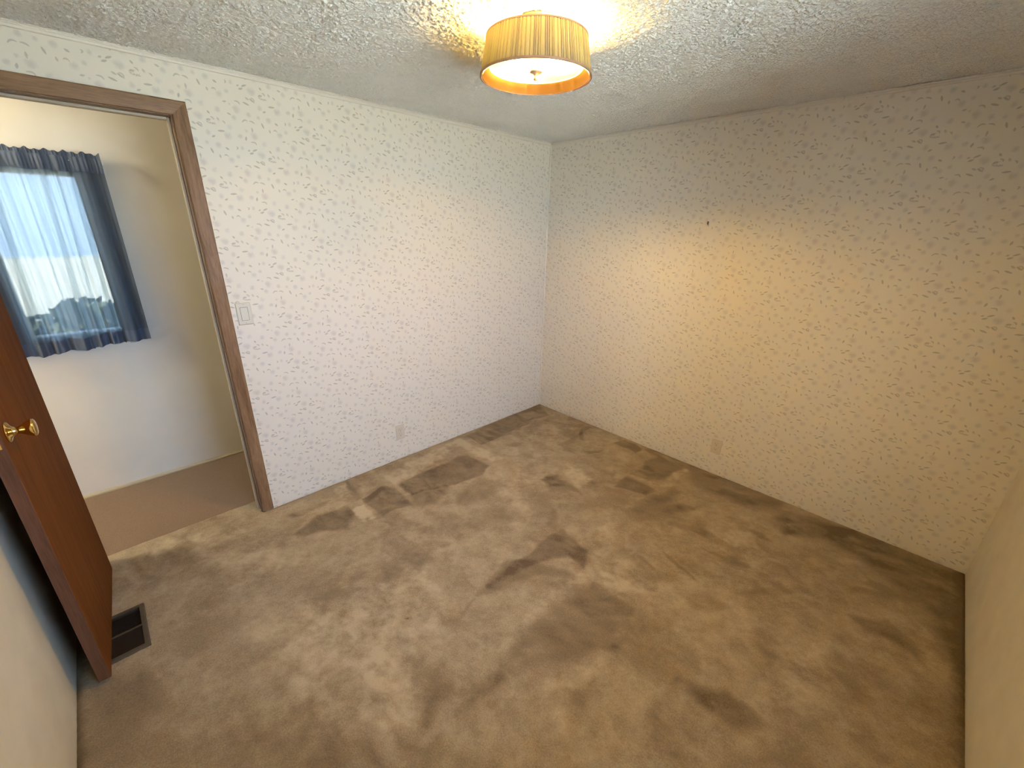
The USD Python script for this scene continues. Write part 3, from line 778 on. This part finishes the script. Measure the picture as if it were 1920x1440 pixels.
obj('curtain_panel', sheet(lambda t: hem_z(t) + .001, lambda t: 1.895 + 0 * t, 70, 300, 0), M_CURTAIN, ct, smooth=True)
for q in ((-2.960, -2.998, .020, .034), (-2.850, -2.874, .022, .028), (-3.140, -3.190, .022, .038), (-3.040, -3.046, .007, .011),
          (-2.906, -2.940, .010, .016), (-3.21, -3.235, .02, .03), (-2.806, -2.816, .020, .026)):
    obj('gathered_fold', gather(*q), M_GATHER, ct, smooth=True)
obj('hem', sheet(hem_z, lambda t: hem_z(t) + .070, 8, 300, .0022), M_HEADER, ct, smooth=True, label='doubled darker hem')
pocket = sheet(lambda t: 1.872 + .003 * np.sin(t * 31), lambda t: 1.945 + 0 * t, 12, 500, 0,
               lambda T, Q: (.0055 * np.sin(np.pi * Q) + .0022 * np.sin(T * 260 + 2 * np.sin(T * 33)) * np.sin(np.pi * Q) ** .5 + .008 * np.sin(np.pi * Q) ** .5 + .003, 0 * T))
ruffle = sheet(lambda t: 1.942 + 0 * t, lambda t: 1.966 + 0 * t, 10, 500, .003,
               lambda T, Q: ((.006 * np.sin(T * 190 + 2.5 * np.sin(T * 41)) + .003 * np.sin(T * 410)) * Q ** .7, Q * (.004 * np.sin(T * 120 + 1) + .004 * np.sin(T * 57))))
hd = obj('header', pocket, M_HEADER, ct, smooth=True, label='gathered rod pocket')
obj('ruffle', ruffle, M_HEADER, hd, smooth=True)

# ------------------------------------------------------------------ ceiling lamp
LPX, LPY = 1.3565, -1.643
lp = thing('ceiling_light', 'lit drum ceiling lamp with a pleated cream shade', 'ceiling lamp', (LPX, LPY, 0))
ZB, ZTP, RB, RT = 2.1196, 2.2327, .1895, .1690
obj('ceiling_pan', mv(lathe([(0, -.030), (.020, -.030), (.052, -.026), (.060, -.018), (.062, 0), (0, 0)], 40), 0, 0, H - .004), M_PAN, lp)
obj('stem', cat(cyl(.006, 2.118, H - .03, 14), mv(rot(cyl(.012, -.055, .055, 16), 90, [0, 1, 0]), 0, 0, 2.176)), M_PAN, lp)
rng = np.random.default_rng(11)
wid = rng.uniform(.5, 1.7, 124)
edges = np.concatenate([[0], np.cumsum(wid / wid.sum())]) * 2 * np.pi
th, amp = [], []
for k in range(124):
    a, b = edges[k], edges[k + 1]
    for q, h in ((0, -1), (.12, .75), (.45, 1), (.8, .7)):
        th.append(a + (b - a) * q)
        amp.append(h)
th, amp = np.array(th), np.array(amp)
zs = np.linspace(0, 1, 8)


def shade_surface(th, amp, a, off):
    V = []
    for q in zs:
        r = RB + (RT - RB) * q + off + a * amp
        V.append(np.stack([r * np.cos(th), r * np.sin(th), np.full(len(th), ZB + (ZTP - ZB) * q)], 1))
    n = len(th)
    i, j = np.meshgrid(np.arange(len(zs) - 1), np.arange(n), indexing='ij')
    k = np.stack([i * n + j, i * n + (j + 1) % n, (i + 1) * n + (j + 1) % n, (i + 1) * n + j], -1).reshape(-1, 4)
    return trimesh.Trimesh(np.vstack(V), np.vstack([k[:, [0, 1, 2]], k[:, [0, 2, 3]]]), process=False)


shd = obj('lamp_shade', shade_surface(th, amp, .0011, 0), M_SHADE, lp, smooth=False)
obj('shade_lining', shade_surface(np.linspace(0, 2 * np.pi, 120, endpoint=False), np.zeros(120), 0, -.0062), M_LINING, shd, smooth=True, label='amber inner lining')
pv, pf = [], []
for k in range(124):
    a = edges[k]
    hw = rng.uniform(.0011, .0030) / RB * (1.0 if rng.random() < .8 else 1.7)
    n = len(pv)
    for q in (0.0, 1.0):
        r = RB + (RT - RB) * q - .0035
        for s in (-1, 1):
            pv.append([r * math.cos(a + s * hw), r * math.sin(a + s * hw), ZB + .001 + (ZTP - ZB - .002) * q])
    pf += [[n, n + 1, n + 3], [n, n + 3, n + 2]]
obj('pleat_folds', trimesh.Trimesh(np.array(pv), np.array(pf), process=False), M_PLEAT, shd, smooth=False, kind='stuff')


def band(r0, r1, z0, z1, n=120):
    prof = [(r0, z0), (r1, z0 + .0006), (r1 + .0004, (z0 + z1) / 2), (r1, z1 - .0006), (r0, z1)]
    a = np.arange(n) * 2 * np.pi / n
    v = np.array([[r * math.cos(t), r * math.sin(t), z] for t in a for r, z in prof])
    m, f = len(prof), []
    for i in range(n):
        for j in range(m):
            p0, p1 = i * m + j, i * m + (j + 1) % m
            q0, q1 = ((i + 1) % n) * m + j, ((i + 1) % n) * m + (j + 1) % m
            f += [[p0, q0, q1], [p0, q1, p1]]
    t = trimesh.Trimesh(v, f, process=False)
    t.fix_normals()
    return t


obj('bottom_trim', band(RB - .0016, RB + .0026, ZB - .001, ZB + .0065), M_SHTRIM, shd, label='mauve tan binding round the lower rim')
obj('top_trim', band(RT - .0016, RT + .0024, ZTP - .0045, ZTP + .001), M_SHTRIM, shd, label='tan binding round the upper rim')
ZD = 2.147
df = obj('diffuser', lathe([(0, ZD - .004), (.06, ZD - .0035), (.11, ZD - .002), (.150, ZD + .001), (.156, ZD), (.161, ZD + .001), (.162, ZD + .004),
                            (.158, ZD + .006), (.150, ZD + .005), (.11, ZD + .002), (0, ZD)][:7] + [(.158, ZD + .006)], 72), M_DIFF, lp, smooth=40)
obj('finial', lathe([(0, ZD - .034), (.006, ZD - .033), (.0088, ZD - .029), (.0085, ZD - .024), (.0065, ZD - .020), (.008, ZD - .017), (.013, ZD - .013),
                     (.0215, ZD - .010), (.0220, ZD - .008), (.010, ZD - .0045), (0, ZD - .0045)], 32), M_NICKEL, lp, label='small antique nickel finial knob')
blb = lathe([(0, -.028), (.010, -.0265), (.018, -.020), (.0228, -.011), (.0245, 0), (.0228, .012), (.018, .023), (.0140, .032), (.0130, .040), (0, .040)], 28)
for s in (-1, 1):
    bm = rot(blb, -90 * s, [0, 1, 0])
    bm = mv(bm, s * .098, 0, 2.176)
    b = obj('light_bulb', rot(bm, 5, [0, 0, 1]), M_BULB, lp)

# ------------------------------------------------------------------ switch and outlets


def plate(w, h, d=.0055):
    r = .004
    lo = [(-w / 2, -h / 2), (w / 2, -h / 2), (w / 2, h / 2), (-w / 2, h / 2)]
    a = [(0, y, z) for y, z in lo]
    b = [(d - .002, y, z) for y, z in lo]
    c = [(d, y * (1 - 2 * r / w), z * (1 - 2 * r / h)) for y, z in lo]
    return loft([a, b, c])


def screw(y, z, d, parent):
    s = obj('screw', mv(rot(cyl(.0030, 0, .0012, 14), 90, [0, 1, 0]), d, y, z), M_STEEL if parent is None else M_IVORY, parent)
    obj('screw_slot', box(d + .0008, d + .0014, y - .0024, y + .0024, z - .0005, z + .0005), M_SLOT, s)


sw = thing('light_switch', 'ivory rocker light switch on the wall beside the doorway', 'light switch', (0, -2.3735, 1.1875))
obj('cover_plate', plate(.069, .114), M_IVORY, sw, smooth=20)
gp = obj('gap', frame_boxes(-.0178, .0178, -.0345, .0345, .0014, .0045, .0058, 0), M_SLOT, sw, smooth=False, label='dark gap round the rocker')
rk = loft([[(.004, y, z) for y, z in ((-.0164, -.0331), (.0164, -.0331), (.0164, .0331), (-.0164, .0331))],
           [(.0075, -.0164, -.0331), (.0075, .0164, -.0331), (.0058, .0164, .0331), (.0058, -.0164, .0331)]])
obj('rocker', rk, M_IVORY, sw, smooth=20)
for z in (-.0475, .0475):
    screw(0, z, .0055, sw)


def outlet(label, loc, rz, mat, tilt):
    o = thing('wall_outlet', label, 'wall outlet', loc, rz, group=None)
    obj('cover_plate', rot(plate(.069, .114), tilt, [1, 0, 0]), mat, o, smooth=20)
    for z in (.0195, -.0195):
        face = []
        for a in np.linspace(0, 2 * np.pi, 28, endpoint=False):
            face.append((.0172 * math.cos(a), np.clip(.0172 * math.sin(a), -.0138, .0138)))
        r = obj('receptacle', mv(loft([[(.004, y, q) for y, q in face], [(.0075, y, q) for y, q in face], [(.0082, y * .94, q * .94) for y, q in face]]), 0, 0, z), mat, o, smooth=25)
        obj('slots', cat(box(.0078, .0085, -.0072, -.0056, z - .001, z + .0075), box(.0078, .0085, .0056, .0070, z, z + .0068),
                         mv(rot(cyl(.0026, 0, .0007, 14), 90, [0, 1, 0]), .0078, 0, z - .0075)), M_SLOT, r, smooth=False)
    screw(0, 0, .0055, o)
    return o


outlet('almond outlet low on the bright wall left of the far corner', (0, -1.5405, .2085), 0, M_ALMOND, 0)
outlet('almond outlet low on the warm-lit right wall', (1.6905, 0, .2075), -90, M_ALMOND, 0)

# ------------------------------------------------------------------ floor register
REG = (.356, .637, -3.216, -3.075)
rg = thing('floor_register', 'dark brown louvered floor register beside the open door', 'floor vent', ((REG[0] + REG[1]) / 2, (REG[2] + REG[3]) / 2, 0))
RL, RW = REG[1] - REG[0], REG[3] - REG[2]
ix, iy, lip = RL / 2 - .019, RW / 2 - .019, .0062


def ring(outer, inner, z0, z1, zi):
    (ox, oy), (nx, ny) = outer, inner
    A = [(-ox, -oy, z0), (ox, -oy, z0), (ox, oy, z0), (-ox, oy, z0)]
    B = [(-ox + .005, -oy + .005, z1), (ox - .005, -oy + .005, z1), (ox - .005, oy - .005, z1), (-ox + .005, oy - .005, z1)]
    Cc = [(-nx, -ny, z1), (nx, -ny, z1), (nx, ny, z1), (-nx, ny, z1)]
    D = [(-nx, -ny, zi), (nx, -ny, zi), (nx, ny, zi), (-nx, ny, zi)]
    v = np.array(A + B + Cc + D)
    f = []
    for L in range(4):
        for j in range(4):
            k = (j + 1) % 4
            a, b, c, d = L * 4 + j, L * 4 + k, ((L + 1) % 4) * 4 + k, ((L + 1) % 4) * 4 + j
            f += [[a, b, c], [a, c, d]]
    m = trimesh.Trimesh(v, f, process=False)
    m.fix_normals()
    return m


obj('register_frame', ring((RL / 2, RW / 2), (ix, iy), -.006, lip, -.014), M_REG, rg, smooth=False)
obj('duct', box(-ix - .002, ix + .002, -iy - .002, iy + .002, -.020, -.013), M_DUCT, rg, smooth=False)
obj('cross_bar', box(-.004, .004, -iy, iy, -.012, lip - .001, .0008), M_REG, rg)
nl = 11
for half in (-1, 1):
    for k in range(nl):
        x = half * (.004 + (ix - .004) * (k + .55) / nl)
        lm = rot(box(-.0042, .0042, -iy, iy, -.0006, .0006), half * 38, [0, 1, 0])
        obj('louver', mv(lm, x, 0, .0005), M_LOUVER, rg, smooth=False)
obj('damper_lever', box(-.020, -.014, iy + .004, iy + .010, lip - .001, lip + .004, .001), M_REG, rg)

# ------------------------------------------------------------------ pin and screw-hole marks on the walls
tk = thing('pushpin', 'tiny white pin head high on the bright papered wall', 'pin', (0, -1.617, 2.001))
obj('pin_head', mv(rot(lathe([(0, 0), (.0026, 0), (.0046, .002), (.0050, .004), (.0042, .0062), (.002, .0074), (0, .0076)], 18), 90, [0, 1, 0]), .002, 0, 0), M_NAIL, tk)
obj('pin_shank', mv(rot(cyl(.0008, 0, .004, 8), 90, [0, 1, 0]), 0, 0, 0), M_STEEL, tk)
nl_ = thing('screw_hole_pair', 'pair of dark screw holes in the warm-lit right wall, built as a small bent nail', 'nail', (1.3655, 0, 1.692))  # stands for two screw holes, modelled as a bent nail
obj('nail_shank', cat(rot(cyl(.0022, -.002, .011, 10), 78, [1, 0, 0]), mv(rot(cyl(.0020, -.008, .001, 10), 14, [1, 0, 0]), 0, -.010, .001)), M_HOLE, nl_)
obj('nail_head', mv(rot(cyl(.0050, -.0008, .0008, 14), 20, [1, 0, 0]), 0, -.011, .0035), M_HOLE, nl_)
obj('nail_tip', mv(trimesh.creation.icosphere(2, .0042), 0, -.0085, -.0085), M_HOLE, nl_)
